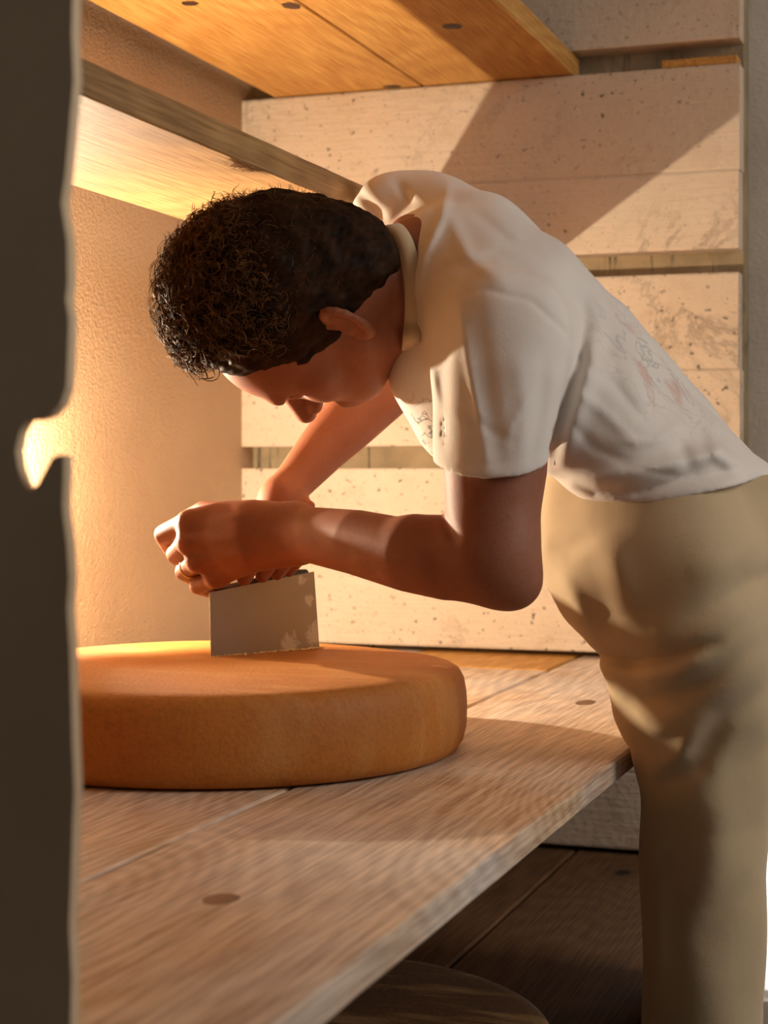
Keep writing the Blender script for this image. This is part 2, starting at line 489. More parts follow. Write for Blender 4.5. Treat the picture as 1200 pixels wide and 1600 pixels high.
# ------------------------------------------------------------------ shelves
def plank(name, x0, x1, y0, y1, z0, z1, mat, parent, bev=.003, chip=0.0, seed=1):
    """a board with eased, slightly worn long edges; its origin at one end so the grain runs along Y"""
    bm = bmesh.new()
    r = random.Random(seed)
    ny = max(4, int((y1 - y0) / .02))
    w, h = x1 - x0, z1 - z0
    prof = [(0, bev), (bev, 0), (w - bev, 0), (w, bev), (w, h - bev), (w - bev, h), (bev, h), (0, h - bev)]
    rows = []
    off = [0.0] * 8
    for j in range(ny + 1):
        y = (y1 - y0) * j / ny
        row = []
        for i, (x, z) in enumerate(prof):
            off[i] += r.uniform(-1, 1) * chip * .35; off[i] *= .8
            ed = 1 if chip else 0
            row.append(bm.verts.new((x + off[i] * (1 if i in (3, 4, 7, 0) else .4) * ed, y, z + off[i] * (.6 if i in (1, 2, 5, 6) else .5) * ed)))
        rows.append(row)
    for a, b in zip(rows, rows[1:]):
        for i in range(8):
            bm.faces.new((a[i], a[(i + 1) % 8], b[(i + 1) % 8], b[i]))
    bm.faces.new(rows[0][::-1]); bm.faces.new(rows[-1])
    bmesh.ops.recalc_face_normals(bm, faces=bm.faces)
    o = link(name, bm_mesh(name, bm), mat)
    o.location = (x0, y0, z0)
    if parent:
        o.parent = parent
        o.matrix_parent_inverse = Matrix.Translation(parent.location).inverted()
    return o

Y0 = YP - .02
slot_y = Y_FACE + .05
# work shelf
ws = empty('work_shelf', (-.9, 2.0, ZT - .028))
tag(ws, 'wide worn plank work shelf carrying the cheese being cut', 'shelf')
plank('plank', -.716, -.42, YP + .006, slot_y, ZT - .028, ZT, M['table'], ws, .003, .0035, 1)
plank('plank', -1.018, -.721, YP + .006, 2.925, ZT - .028, ZT - .0006, M['table'], ws, .003, .001, 2)
plank('plank', -1.32, -1.022, YP + .006, slot_y, ZT - .028, ZT, M['table'], ws, .003, .001, 3)
sp = plank('plank', -1.018, -.7215, 2.928, slot_y, ZT - .028, ZT + .0015, M['pine'], ws, .002, 0, 4)
# upper shelf of two boards
us = empty('upper_shelf', (-1.0, 2.0, zz(.726)))
tag(us, 'honey-coloured two-board pine shelf at the top of the picture', 'shelf')
plank('plank', -1.012, -.722, YP + .006, slot_y, zz(.728), zz(.768), M['pine'], us, .002, .0006, 5)
plank('plank', -1.318, -1.016, YP + .006, slot_y, zz(.728), zz(.768), M['pine'], us, .002, .0006, 6)
# single board shelf under it
ms = empty('narrow_shelf', (-.95, 2.0, zz(.358)))
tag(ms, 'single-board shelf with a grey weathered edge above the bent head', 'shelf')
plank('plank', -1.085, -.815, YP + .006, slot_y, zz(.357), zz(.393), M['old_pine'], ms, .002, .001, 7)
# lower shelf in the dark
ls = empty('lower_shelf', (-.9, 2.0, zz(-.732)))
tag(ls, 'dark plank shelf below the work shelf', 'shelf')
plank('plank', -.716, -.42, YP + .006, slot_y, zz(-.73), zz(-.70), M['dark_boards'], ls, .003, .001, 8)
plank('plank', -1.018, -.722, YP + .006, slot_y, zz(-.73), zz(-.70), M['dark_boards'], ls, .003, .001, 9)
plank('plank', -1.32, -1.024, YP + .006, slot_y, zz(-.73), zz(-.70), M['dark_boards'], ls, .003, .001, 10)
# dark knots that show in the boards
M['knot'] = m_simple('pine_knot', srgb(70, 38, 18), .5, .3, 120, var=srgb(40, 22, 12))
M['worn_knot'] = m_simple('worn_knot', srgb(150, 112, 78), .6, .3, 120, var=srgb(108, 76, 50))
def knot(px_, py_, z_, rx, ry, parent, up):
    d_ = z_ * F / (PY - py_)
    c_ = P(px_, py_, d_)
    r_ = random.Random(int(px_))
    bm = bmesh.new()
    ring_ = [bm.verts.new((c_.x + rx * math.cos(a_) * r_.uniform(.88, 1.1), c_.y + ry * math.sin(a_) * r_.uniform(.88, 1.1), c_.z + up * .0004)) for a_ in [2 * math.pi * k / 18 for k in range(18)]]
    mid = bm.verts.new((c_.x, c_.y, c_.z + up * .0012))
    low = [bm.verts.new((v.co.x, v.co.y, v.co.z - up * .003)) for v in ring_]
    for k in range(18):
        bm.faces.new((ring_[k], ring_[(k + 1) % 18], mid)); bm.faces.new((ring_[k], low[k], low[(k + 1) % 18], ring_[(k + 1) % 18]))
    bm.faces.new(low)
    bmesh.ops.recalc_face_normals(bm, faces=bm.faces)
    o = link('knot', bm_mesh('knot', bm), M['knot'] if up < 0 else M['worn_knot'])
    o.parent = parent
    o.matrix_parent_inverse = (Matrix.Translation(parent.parent.location) @ parent.matrix_parent_inverse @ Matrix.Translation(parent.location)).inverted()
    return o
ub = [c for c in us.children]; tb = [c for c in ws.children]
knot(707, 41, .728, .017, .018, ub[0], -1); knot(612, 135, .728, .018, .012, ub[0], -1)
knot(455, 9, .728, .014, .020, ub[1], -1); knot(297, 5, .728, .013, .014, ub[1], -1)
knot(345, 1405, -.345, .014, .020, tb[0], 1); knot(915, 1098, -.345, .014, .030, tb[0], 1)
# thin wedge left in the top slot
a = P(1068, 106, 3.10); b = P(1150, 92, 3.09)
tag(link('wood_wedge', box_mesh('wood_wedge', (-.56, Y_FACE + .004, zz(.7263)), (X_SLAB - .004, Y_FACE + .05, zz(.742)), .002), M['pine']),
    'thin pale wooden wedge left in the top wall slot', 'wedge')

# ------------------------------------------------------------------ cheese wheels
def cheese_mesh(name, R, H, seed):
    prof = [(0, 0), (R * .90, 0), (R - .022, .0005), (R - .012, .004), (R - .005, .014), (R - .001, .03), (R, H * .5), (R - .001, H - .034),
            (R - .004, H - .017), (R - .0095, H - .007), (R - .018, H - .0022), (R - .032, H - .0005), (R * .75, H + .0005), (R * .5, H + .001), (0, H + .001)]
    bm = bmesh.new(); n = 160
    r = random.Random(seed)
    ph = [r.uniform(0, 6.28) for _ in range(4)]
    rings = []
    for (rr, z) in prof:
        if rr == 0:
            rings.append([bm.verts.new((0, 0, z))]); continue
        ring = []
        for k in range(n):
            a = 2 * math.pi * k / n
            w = 1 + .0025 * math.sin(2 * a + ph[0]) + .0015 * math.sin(5 * a + ph[1]) + .0008 * math.sin(11 * a + ph[2])
            dz = .0012 * math.sin(3 * a + ph[3]) * (z / H)
            ring.append(bm.verts.new((rr * w * math.cos(a), rr * w * math.sin(a), z + dz)))
        rings.append(ring)
    for a, b in zip(rings, rings[1:]):
        for k in range(n):
            if len(a) == 1: bm.faces.new((a[0], b[(k + 1) % n], b[k]))
            elif len(b) == 1: bm.faces.new((a[k], a[(k + 1) % n], b[0]))
            else: bm.faces.new((a[k], a[(k + 1) % n], b[(k + 1) % n], b[k]))
    bmesh.ops.recalc_face_normals(bm, faces=bm.faces)
    return bm_mesh(name, bm, True)
CHEESE_C = (-.909, 1.972)
c1 = link('round_cheese', cheese_mesh('cheese_wheel', .312, .105, 1), M['cheese'])
c1.location = (*CHEESE_C, ZT + .0005)
tag(c1, 'large orange-brown cheese wheel being cut on the work shelf', 'cheese', 'cheese wheels')
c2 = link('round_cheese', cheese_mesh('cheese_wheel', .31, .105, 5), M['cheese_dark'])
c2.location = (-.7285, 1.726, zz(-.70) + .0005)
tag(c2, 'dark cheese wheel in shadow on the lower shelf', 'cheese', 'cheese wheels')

# ------------------------------------------------------------------ cheese knife
ZC = ZT + .106
kb0 = P(330, 1028, 2.224); kb1 = P(500, 1014, 2.336)
kt0 = P(327, 926, 2.224); kt1 = P(490, 893, 2.336)
ax = Vector((kb1.x - kb0.x, kb1.y - kb0.y, 0)).normalized(); nrm = Vector((-ax.y, ax.x, 0))
kn = empty('cheese_knife', (kb0 + kb1) / 2)
tag(kn, 'broad rectangular steel cheese knife pressed into the wheel', 'knife')
def blade_mesh():
    bm = bmesh.new()
    low = -.012
    q = [Vector((kb0.x, kb0.y, ZC + low)), Vector((kb1.x, kb1.y, ZC + low)), kt1.copy(), kt0.copy()]
    th = [.0003, .0003, .0011, .0011]
    fa = [bm.verts.new(p - nrm * t) for p, t in zip(q, th)]
    fb = [bm.verts.new(p + nrm * t) for p, t in zip(q, th)]
    bm.faces.new(fa); bm.faces.new(fb[::-1])
    for i in range(4):
        bm.faces.new((fa[i], fb[i], fb[(i + 1) % 4], fa[(i + 1) % 4]))
    bmesh.ops.recalc_face_normals(bm, faces=bm.faces)
    return bm_mesh('blade', bm)
link('blade', blade_mesh(), M['steel'], kn)
h0 = P(338, 920, 2.230); h1 = P(478, 890, 2.326)
h0 += Vector(( -SY, CY, 0)) * .012 - Vector((0, 0, .006)); h1 += Vector((-SY, CY, 0)) * .012 - Vector((0, 0, .006))
hp = [h0 + (h1 - h0) * k / 12 for k in range(13)]
hr = [.0075 + .0015 * math.sin(math.pi * k / 12) for k in range(13)]
hr[0] = .006; hr[-1] = .006
link('handle', tube_mesh('handle', hp, hr, 14), M['handle'], kn)
# crumbs pushed up by the blade
bm = bmesh.new()
for i in range(170):
    u = rng.random()
    p = Vector((kb0.x, kb0.y, 0)).lerp(Vector((kb1.x, kb1.y, 0)), u)
    side = -1 if rng.random() < .8 else 1
    p -= nrm * side * -1 * (.0006 + abs(rng.normal()) * .0035) * 1.0
    s = .0007 + rng.random() * .0014
    r = bmesh.ops.create_icosphere(bm, subdivisions=1, radius=s)
    for v in r['verts']:
        v.co = Vector((v.co.x * rng.uniform(.7, 1.3), v.co.y, v.co.z * .8)) + Vector((p.x, p.y, ZC + s * .6))
cr = link('cheese_crumbs', bm_mesh('cheese_crumbs', bm), M['cheese_paste'])
tag(cr, 'tiny pale cheese crumbs along the foot of the blade', 'crumbs', kind='stuff')

# ------------------------------------------------------------------ assumed work lamp (added out of sight behind the support panel, it lights the scene)
lamp = empty('assumed_work_lamp', (LAMP_XY[0], LAMP_XY[1], ZT))
tag(lamp, 'assumed small black work lamp with an added light blocker, standing on the shelf beside the cheese', 'lamp')
def lathe(name, prof, n=32):
    bm = bmesh.new(); rings = []
    for r_, z in prof:
        rings.append([bm.verts.new((r_ * math.cos(2 * math.pi * k / n), r_ * math.sin(2 * math.pi * k / n), z)) for k in range(n)])
    for a, b in zip(rings, rings[1:]):
        for k in range(n):
            bm.faces.new((a[k], a[(k + 1) % n], b[(k + 1) % n], b[k]))
    bm.faces.new(rings[0][::-1]); bm.faces.new(rings[-1])
    bmesh.ops.recalc_face_normals(bm, faces=bm.faces)
    return bm_mesh(name, bm, True)
o = link('base', lathe('base', [(.038, 0), (.040, .004), (.037, .010), (.012, .014), (.007, .02)]), M['lampmetal']); o.location = lamp.location
o.parent = lamp; o.matrix_parent_inverse = Matrix.Translation(lamp.location).inverted()
sdir = Vector((math.cos(math.radians(-50)), math.sin(math.radians(-50)), 0))
L0 = Vector((*LAMP_XY, LAMP_Z))
link('stem', tube_mesh('stem', [Vector((*LAMP_XY, ZT + .012)), Vector((*LAMP_XY, ZT + .2)), L0 - Vector((0, 0, .02))], .005, 10), M['lampmetal'], lamp)
link('led', tube_mesh('led', [L0 - Vector((0, 0, .02)), L0 - Vector((0, 0, .009))], [.006, .004], 10), M['led'], lamp)
# added unseen flap shaped to cut the lamp light across the cheese
bm = bmesh.new()
TF = .19
lo_e, hi_e = [], []
for k in range(25):
    xa = -1.36 + (-.775 + 1.36) * k / 24
    A_ = Vector((xa, 1.976 + .855 * (xa + 1.106), ZC))
    E_ = L0 + (A_ - L0) * TF
    hd = math.hypot(E_.x - L0.x, E_.y - L0.y)
    az = math.degrees(math.atan2(E_.y - L0.y, E_.x - L0.x))
    el = -21 + 38 * min(1, max(0, (-38 - az) / 15))
    lo_e.append(E_); hi_e.append(Vector((E_.x, E_.y, L0.z + hd * math.tan(math.radians(el)))))
th_ = Vector((.0008, -.0010, 0))
ra_ = [[bm.verts.new(p_ + o_) for p_ in row] for o_ in (Vector(), th_) for row in (lo_e, hi_e)]
for k in range(24):
    for q in ((0, 1), (1, 3), (3, 2), (2, 0)):
        bm.faces.new((ra_[q[0]][k], ra_[q[0]][k + 1], ra_[q[1]][k + 1], ra_[q[1]][k]))
for k in (0, 24):
    bm.faces.new([ra_[q][k] for q in (0, 1, 3, 2)])
bmesh.ops.recalc_face_normals(bm, faces=bm.faces)
link('light_blocker', bm_mesh('light_blocker', bm), M['lampmetal'], lamp)
link('light_blocker_arm', tube_mesh('light_blocker_arm', [Vector((*LAMP_XY, lo_e[12].z + .012)), lo_e[12] + Vector((0, 0, .012)) + th_], .003, 8), M['lampmetal'], lamp)
LL = bpy.data.lights.new('assumed_lamp_light', 'POINT')
LL.energy = LAMP_POWER; LL.color = LAMP_COLOR; LL.shadow_soft_size = .008
lo_ = bpy.data.objects.new('assumed_lamp_light', LL); C.objects.link(lo_); lo_.location = L0 + Vector((0, 0, .002))

# ------------------------------------------------------------------ implicit modelling: smooth unions on a grid, then surface nets
class Field:
    """signed distance grid in camera-frame metres (right, up, away)"""
    def __init__(s, lo, hi, h):
        s.lo = np.array(lo, np.float32); s.h = h
        s.n = np.ceil((np.array(hi) - np.array(lo)) / h).astype(int) + 1
        s.v = np.full(s.n, .06, np.float32)
        s.ax = [(s.lo[i] + np.arange(s.n[i]) * h).astype(np.float32) for i in range(3)]
    def sub(s, lo, hi):
        a = np.clip(np.floor((np.array(lo) - s.lo) / s.h).astype(int), 0, s.n)
        b = np.clip(np.ceil((np.array(hi) - s.lo) / s.h).astype(int) + 1, 0, s.n)
        if np.any(b <= a): return None, None
        sl = tuple(slice(a[i], b[i]) for i in range(3))
        g = (s.ax[0][sl[0]][:, None, None], s.ax[1][sl[1]][None, :, None], s.ax[2][sl[2]][None, None, :])
        return sl, g
    def add(s, fn, lo, hi, k=.01, mode='u'):
        m = k + 3 * s.h
        sl, g = s.sub(np.array(lo) - m, np.array(hi) + m)
        if sl is None: return
        b = fn(*g).astype(np.float32)
        a = s.v[sl]
        if mode == 'u':
            h = np.maximum(k - np.abs(a - b), 0) / k
            s.v[sl] = np.minimum(a, b) - h * h * k * .25
        else:
            b = -b
            h = np.maximum(k - np.abs(a - b), 0) / k
            s.v[sl] = np.maximum(a, b) + h * h * k * .25
    def cone(s, a, b, ra, rb, k=.01, mode='u', flat=None):
        a = np.array(a, float); b = np.array(b, float)
        r = max(ra, rb)
        if flat is not None: r = r * max(1.0, flat[1])
        s.add(cone_fn(a, b, ra, rb, flat), np.minimum(a, b) - r, np.maximum(a, b) + r, k, mode)
    def ell(s, c, rad, R=None, k=.01, mode='u'):
        c = np.array(c, float); rad = np.array(rad, float)
        R = np.eye(3) if R is None else R          # rows: axes
        def fn(x, y, z):
            d = [x - c[0], y - c[1], z - c[2]]
            q = [R[i][0] * d[0] + R[i][1] * d[1] + R[i][2] * d[2] for i in range(3)]
            k0 = np.sqrt(sum((q[i] / rad[i]) ** 2 for i in range(3))) + 1e-9
            k1 = np.sqrt(sum((q[i] / rad[i] ** 2) ** 2 for i in range(3))) + 1e-9
            return k0 * (k0 - 1) / k1
        m = rad.max()
        s.add(fn, c - m, c + m, k, mode)
    def chain(s, pts, k=.01, mode='u', flat=None):
        """pts: (px, py, depth, radius in photo pixels)"""
        q = [(cam_pt(p[0], p[1], p[2]), p[3] / F * p[2]) for p in pts]
        fns = [cone_fn(a, b, ra, rb, flat) for (a, ra), (b, rb) in zip(q, q[1:])]
        def fn(x, y, z):
            d = fns[0](x, y, z)
            for g in fns[1:]:
                e = g(x, y, z)
                d = np.minimum(d, e)
            return d
        lo = np.min([c - r for c, r in q], 0); hi = np.max([c + r for c, r in q], 0)
        s.add(fn, lo, hi, k, mode)
    def fold(s, pts, w, amp, dmax=9.0):
        """a soft crease (amp<0) or ridge (amp>0) along a line given by photo points, on the near side of the cloth"""
        P2 = np.array(pts, float)
        x0, y0 = P2.min(0) - 3 * w; x1, y1 = P2.max(0) + 3 * w
        dr = (s.ax[2][0], s.ax[2][-1])
        cs = np.array([cam_pt(x, y, d) for x in (x0, x1) for y in (y0, y1) for d in dr])
        sl, g = s.sub(cs.min(0), cs.max(0))
        if sl is None: return
        px = PX + g[0] / g[2] * F; py = PY - g[1] / g[2] * F
        px, py = np.broadcast_arrays(px, py)
        best = np.full(px.shape, 1e9, np.float32)
        L = len(P2) - 1
        tt = np.zeros(px.shape, np.float32)
        for i in range(L):
            a, b = P2[i], P2[i + 1]; e = b - a
            t = np.clip(((px - a[0]) * e[0] + (py - a[1]) * e[1]) / (e @ e), 0, 1)
            q = (px - a[0] - t * e[0]) ** 2 + (py - a[1] - t * e[1]) ** 2
            m = q < best
            best = np.where(m, q, best); tt = np.where(m, (i + t) / L, tt)
        taper = np.sin(np.pi * np.clip(tt * .92 + .04, 0, 1)) ** .6
        near = np.clip((dmax - g[2]) / .03, 0, 1)
        s.v[sl] -= (amp * taper * np.exp(-best / (w * w)) * near).astype(np.float32)
    def noise(s, amp, scale, seed):
        """gentle waviness so that cloth and limbs are not machine-smooth"""
        r = np.random.default_rng(seed)
        X, Y, Z = s.ax[0][:, None, None], s.ax[1][None, :, None], s.ax[2][None, None, :]
        for i in range(5):
            k = r.normal(size=3) * scale; p = r.uniform(0, 6.28)
            s.v += (amp * np.sin(k[0] * X + k[1] * Y + k[2] * Z + p)).astype(np.float32)
    def mesh(s, name, smooth_it=1):
        v = s.v; n = v.shape
        ins = v < 0
        cnt = np.zeros((n[0] - 1, n[1] - 1, n[2] - 1), np.int8)
        for i in (0, 1):
            for j in (0, 1):
                for k in (0, 1):
                    cnt += ins[i:n[0] - 1 + i, j:n[1] - 1 + j, k:n[2] - 1 + k]
        act = np.argwhere((cnt > 0) & (cnt < 8))
        del cnt
        idx = np.full((n[0] - 1, n[1] - 1, n[2] - 1), -1, np.int32)
        idx[act[:, 0], act[:, 1], act[:, 2]] = np.arange(len(act))
        cor = {}
        for i in (0, 1):
            for j in (0, 1):
                for k in (0, 1):
                    cor[i, j, k] = v[act[:, 0] + i, act[:, 1] + j, act[:, 2] + k]
        acc = np.zeros((len(act), 3), np.float64); num = np.zeros(len(act))
        keys = list(cor)
        for a in keys:
            for axx in range(3):
                if a[axx] == 1: continue
                b = list(a); b[axx] = 1; b = tuple(b)
                va, vb = cor[a], cor[b]
                m = (va < 0) != (vb < 0)
                t = np.where(m, va / np.where(m, va - vb, 1), 0)
                pt = np.array(a, float)[None, :].repeat(len(act), 0); pt[:, axx] = t
                acc[m] += pt[m]; num[m] += 1
        pos = (act + acc / num[:, None]) * s.h + s.lo
        quads = []
        for axx in range(3):
            o1, o2 = [(1, 2), (2, 0), (0, 1)][axx]
            sl0 = [slice(1, n[i] - 1) for i in range(3)]; sl0[axx] = slice(0, n[axx] - 1)
            sl1 = list(sl0); sl1[axx] = slice(1, n[axx])
            A = ins[tuple(sl0)]; B = ins[tuple(sl1)]
            e = np.argwhere(A != B)
            fl = A[e[:, 0], e[:, 1], e[:, 2]]
            off = np.array([1, 1, 1]); off[axx] = 0
            e = e + off
            def cell(d1, d2):
                c = e.copy(); c[:, o1] -= d1; c[:, o2] -= d2
                return idx[c[:, 0], c[:, 1], c[:, 2]]
            q = np.stack([cell(1, 1), cell(0, 1), cell(0, 0), cell(1, 0)], 1)
            q[~fl] = q[~fl][:, ::-1]
            quads.append(q)
        q = np.concatenate(quads)
        q = q[:, ::-1]           # (right, up, away) is left-handed
        for _ in range(smooth_it):
            nb = np.zeros_like(pos); c = np.zeros(len(pos))
            for i in range(4):
                a, b = q[:, i], q[:, (i + 1) % 4]
                for u, w in ((a, b), (b, a)):
                    np.add.at(c, u, 1)
                    for ch in range(3):
                        nb[:, ch] += np.bincount(u, pos[w, ch], len(pos))
            pos = pos * .5 + .5 * nb / c[:, None]
        wx = CY * pos[:, 0] - SY * pos[:, 2]; wy = SY * pos[:, 0] + CY * pos[:, 2]; wz = CH + pos[:, 1]
        co = np.stack([wx, wy, wz], 1).astype(np.float32)
        me = bpy.data.meshes.new(name)
        me.vertices.add(len(co)); me.vertices.foreach_set('co', co.ravel())
        me.loops.add(len(q) * 4); me.loops.foreach_set('vertex_index', q.astype(np.int32).ravel())
        me.polygons.add(len(q)); me.polygons.foreach_set('loop_start', np.arange(0, len(q) * 4, 4, dtype=np.int32))
        me.polygons.foreach_set('use_smooth', np.ones(len(q), bool))
        me.update(calc_edges=True); me.validate()
        return me

def cone_fn(a, b, r1, r2, flat=None):
    ba = b - a; l2 = ba @ ba; rr = r1 - r2; a2 = l2 - rr * rr; il2 = 1.0 / max(l2, 1e-12)
    if a2 <= 1e-12:
        c, r = (a, r1) if r1 > r2 else (b, r2)
        return lambda x, y, z: np.sqrt((x - c[0]) ** 2 + (y - c[1]) ** 2 + (z - c[2]) ** 2) - r
    def fn(x, y, z):
        p = [x - a[0], y - a[1], z - a[2]]
        if flat is not None:                      # squash across a direction
            nn, f = flat
            t = p[0] * nn[0] + p[1] * nn[1] + p[2] * nn[2]
            p = [p[i] + nn[i] * t * (1.0 / f - 1.0) for i in range(3)]
        y_ = p[0] * ba[0] + p[1] * ba[1] + p[2] * ba[2]
        z_ = y_ - l2
        pp = p[0] ** 2 + p[1] ** 2 + p[2] ** 2
        x2 = np.maximum(pp * l2 * l2 - 2 * y_ * y_ * l2 + y_ * y_ * l2, 0)      # |p*l2 - ba*y|^2
        y2 = y_ * y_ * l2; z2 = z_ * z_ * l2
        kk = np.sign(rr) * rr * rr * x2
        d0 = (np.sqrt(x2 * a2 * il2) + y_ * rr) * il2 - r1
        dz = np.sqrt(np.maximum(x2 + z2, 0)) * il2 - r2
        dy = np.sqrt(np.maximum(x2 + y2, 0)) * il2 - r1
        out = np.where(np.sign(z_) * a2 * z2 > kk, dz, np.where(np.sign(y_) * a2 * y2 < kk, dy, d0))
        return out * (min(1.0, flat[1]) if flat is not None else 1.0)
    return fn

def unit(v):
    v = np.array(v, float); return v / np.linalg.norm(v)

# ------------------------------------------------------------------ head frame (camera-frame metres)
HU = unit((-.92, .235, -.33))                       # towards the crown
HE = np.array((.36, -.50, -.78)); HE = unit(HE - HU * (HE @ HU))     # towards the visible (left) ear
HF = np.cross(HE, HU); HF = HF if HF[1] < 0 else -HF                   # where the face looks: down and away
EAR = cam_pt(541, 527, 2.045)
HS = 1.06
HM = EAR - HE * .083 * HS                                # middle of the head at ear level
def H(e, u, f): return HM + (HE * e + HU * u + HF * f) * HS
HR = np.array([HE, HU, HF])

person = None
def build_body():
    B = Field((-.335, -.215, 1.84), (.50, .42, 2.66), .0024)
    # torso under the shirt
    B.chain([(690, 430, 2.16, 75), (800, 500, 2.16, 108), (900, 610, 2.17, 108), (990, 720, 2.17, 104), (1080, 800, 2.18, 110)], .05)
    B.chain([(660, 370, 2.30, 45), (700, 430, 2.15, 66), (768, 520, 2.0, 62)], .05)
    # neck and trapezius
    B.cone(H(0, .0, -.030), cam_pt(672, 430, 2.165), .060, .070, .03)
    B.cone(H(0, -.02, .012), cam_pt(668, 478, 2.145), .050, .066, .03)
    B.chain([(650, 405, 2.2, 52), (650, 362, 2.34, 40)], .03)
    # left (near) arm
    B.chain([(778, 530, 1.985, 78), (778, 640, 1.97, 82), (774, 730, 1.955, 81), (770, 800, 1.95, 74), (768, 862, 1.945, 66)], .02)
    B.chain([(768, 862, 1.945, 66), (786, 898, 1.94, 44)], .03)
    B.cone(cam_pt(808, 912, 1.94), cam_pt(806, 914, 1.945), .0225, .0225, .03)
    B.chain([(762, 876, 1.945, 64), (700, 876, 1.965, 62), (640, 868, 1.99, 57), (560, 848, 2.05, 51), (500, 838, 2.105, 45), (462, 833, 2.14, 42)], .02)
    B.chain([(720, 850, 1.965, 36), (650, 842, 1.985, 34)], .02)
    # right (far) arm
    B.chain([(640, 352, 2.37, 46), (680, 430, 2.45, 54), (700, 520, 2.55, 54)], .02)
    B.chain([(700, 520, 2.55, 52), (600, 600, 2.49, 54), (550, 652, 2.46, 48), (505, 700, 2.42, 40), (462, 750, 2.375, 32), (438, 778, 2.35, 30)], .02)
    # ---- left hand: back to the camera, fingers curled away round the knife
    mcp = {'i': (296, 816, 2.195, 20), 'm': (296, 847, 2.187, 20), 'r': (310, 878, 2.187, 18.5), 'p': (338, 903, 2.195, 16.5)}
    wr = [(462, 826, 2.145, 34), (462, 842, 2.145, 34)]
    B.chain([wr[0], (395, 812, 2.165, 31), (340, 808, 2.188, 24), mcp['i']], .018)
    B.chain([wr[0], (385, 832, 2.158, 31), (330, 842, 2.18, 23), mcp['m']], .018)
    B.chain([wr[1], (390, 855, 2.158, 30), (345, 868, 2.18, 22), mcp['r']], .018)
    B.chain([wr[1], (400, 868, 2.165, 24), (365, 888, 2.185, 18), mcp['p']], .018)
    B.chain([(430, 815, 2.18, 28), (370, 815, 2.205, 30), (330, 835, 2.21, 24)], .018)
    B.chain([(430, 850, 2.18, 26), (380, 865, 2.2, 24)], .018)
    for a, w in (('i', 15), ('m', 15), ('r', 14), ('p', 13)):      # knuckle heads
        q = mcp[a]; B.chain([(q[0] - 2, q[1], q[2] - .003, w), (q[0] + 6, q[1], q[2] - .003, w - 3)], .008)
    fingers = [
        [(292, 818, 2.20, 18.5), (257, 835, 2.235, 16.5), (268, 856, 2.275, 14.5), (300, 866, 2.28, 13)],
        [(292, 848, 2.195, 17.5), (274, 866, 2.232, 15), (292, 882, 2.268, 13.5), (325, 884, 2.268, 12.5)],
        [(306, 879, 2.195, 17), (288, 893, 2.228, 15), (306, 904, 2.262, 13), (336, 902, 2.262, 12)],
        [(334, 904, 2.20, 15), (309, 915, 2.226, 13.8), (326, 922, 2.255, 12), (350, 914, 2.256, 11)]]
    for fg in fingers:
        B.chain(fg, .004)
    B.chain([(400, 806, 2.19, 22), (350, 802, 2.225, 18), (318, 796, 2.255, 14), (296, 806, 2.275, 12)], .008)   # thumb
    # ---- right hand: over the handle, fingers round the near side
    B.chain([(438, 778, 2.35, 29), (424, 815, 2.34, 33), (418, 845, 2.33, 30)], .018)
    B.chain([(442, 785, 2.35, 26), (452, 820, 2.345, 28), (450, 848, 2.335, 24)], .018)
    for x, y, d, r in ((386, 893, 2.247, 13.5), (414, 889, 2.262, 13), (437, 886, 2.276, 12), (455, 883, 2.288, 10.5)):
        B.chain([(x + 22, 842, d + .062, r + 1), (x + 20, 850, d + .008, r), (x + 12, 874, d - .016, r), (x - 4, y + 10, d - .014, r - 1)], .003)
    B.chain([(470, 790, 2.352, 15), (486, 790, 2.33, 7)], .012)
    B.chain([(405, 820, 2.33, 20), (372, 850, 2.30, 15), (352, 880, 2.28, 12)], .008)
    # ---- head
    BE = lambda c, r, R_, k, mode='u': B.ell(c, np.array(r) * HS, R_, k, mode)
    BC = lambda a, b, r1, r2, k: B.cone(a, b, r1 * HS, r2 * HS, k)
    BE(H(0, .060, -.004), (.084, .098, .106), HR, .02)
    BE(H(0, .052, .060), (.070, .072, .064), HR, .03)          # brow and forehead
    BE(H(0, -.018, .050), (.056, .068, .058), HR, .03)         # face
    BC(H(.050, -.030, .010), H(.022, -.058, .066), .021, .018, .03)   # jaw
    BC(H(-.050, -.030, .010), H(-.022, -.058, .066), .021, .018, .03)
    BE(H(0, -.064, .080), (.024, .018, .017), HR, .02)         # chin
    BC(H(.048, .004, .066), H(.040, -.010, .078), .020, .018, .02)    # cheekbones
    BC(H(-.048, .004, .066), H(-.040, -.010, .078), .020, .018, .02)
    BC(H(.038, .036, .106), H(-.038, .036, .106), .012, .012, .014)   # brow ridge
    BC(H(0, .026, .108), H(0, -.014, .134), .009, .0135, .012)        # nose
    BE(H(.012, -.018, .118), (.010, .009, .011), HR, .008)
    BE(H(-.012, -.018, .118), (.010, .009, .011), HR, .008)
    BC(H(.022, -.046, .098), H(-.022, -.046, .098), .0085, .0085, .008)   # lips
    BC(H(.018, -.056, .096), H(-.018, -.056, .096), .0085, .0085, .008)
    for s in (1, -1):
        BE(H(.034 * s, .017, .101), (.018, .013, .012), HR, .010, 's')     # eye sockets
        BE(H(.033 * s, .017, .092), (.0125, .0125, .0125), HR, .004)       # closed lids
        BE(H(.009 * s, -.026, .126), (.004, .004, .006), HR, .003, 's')    # nostrils
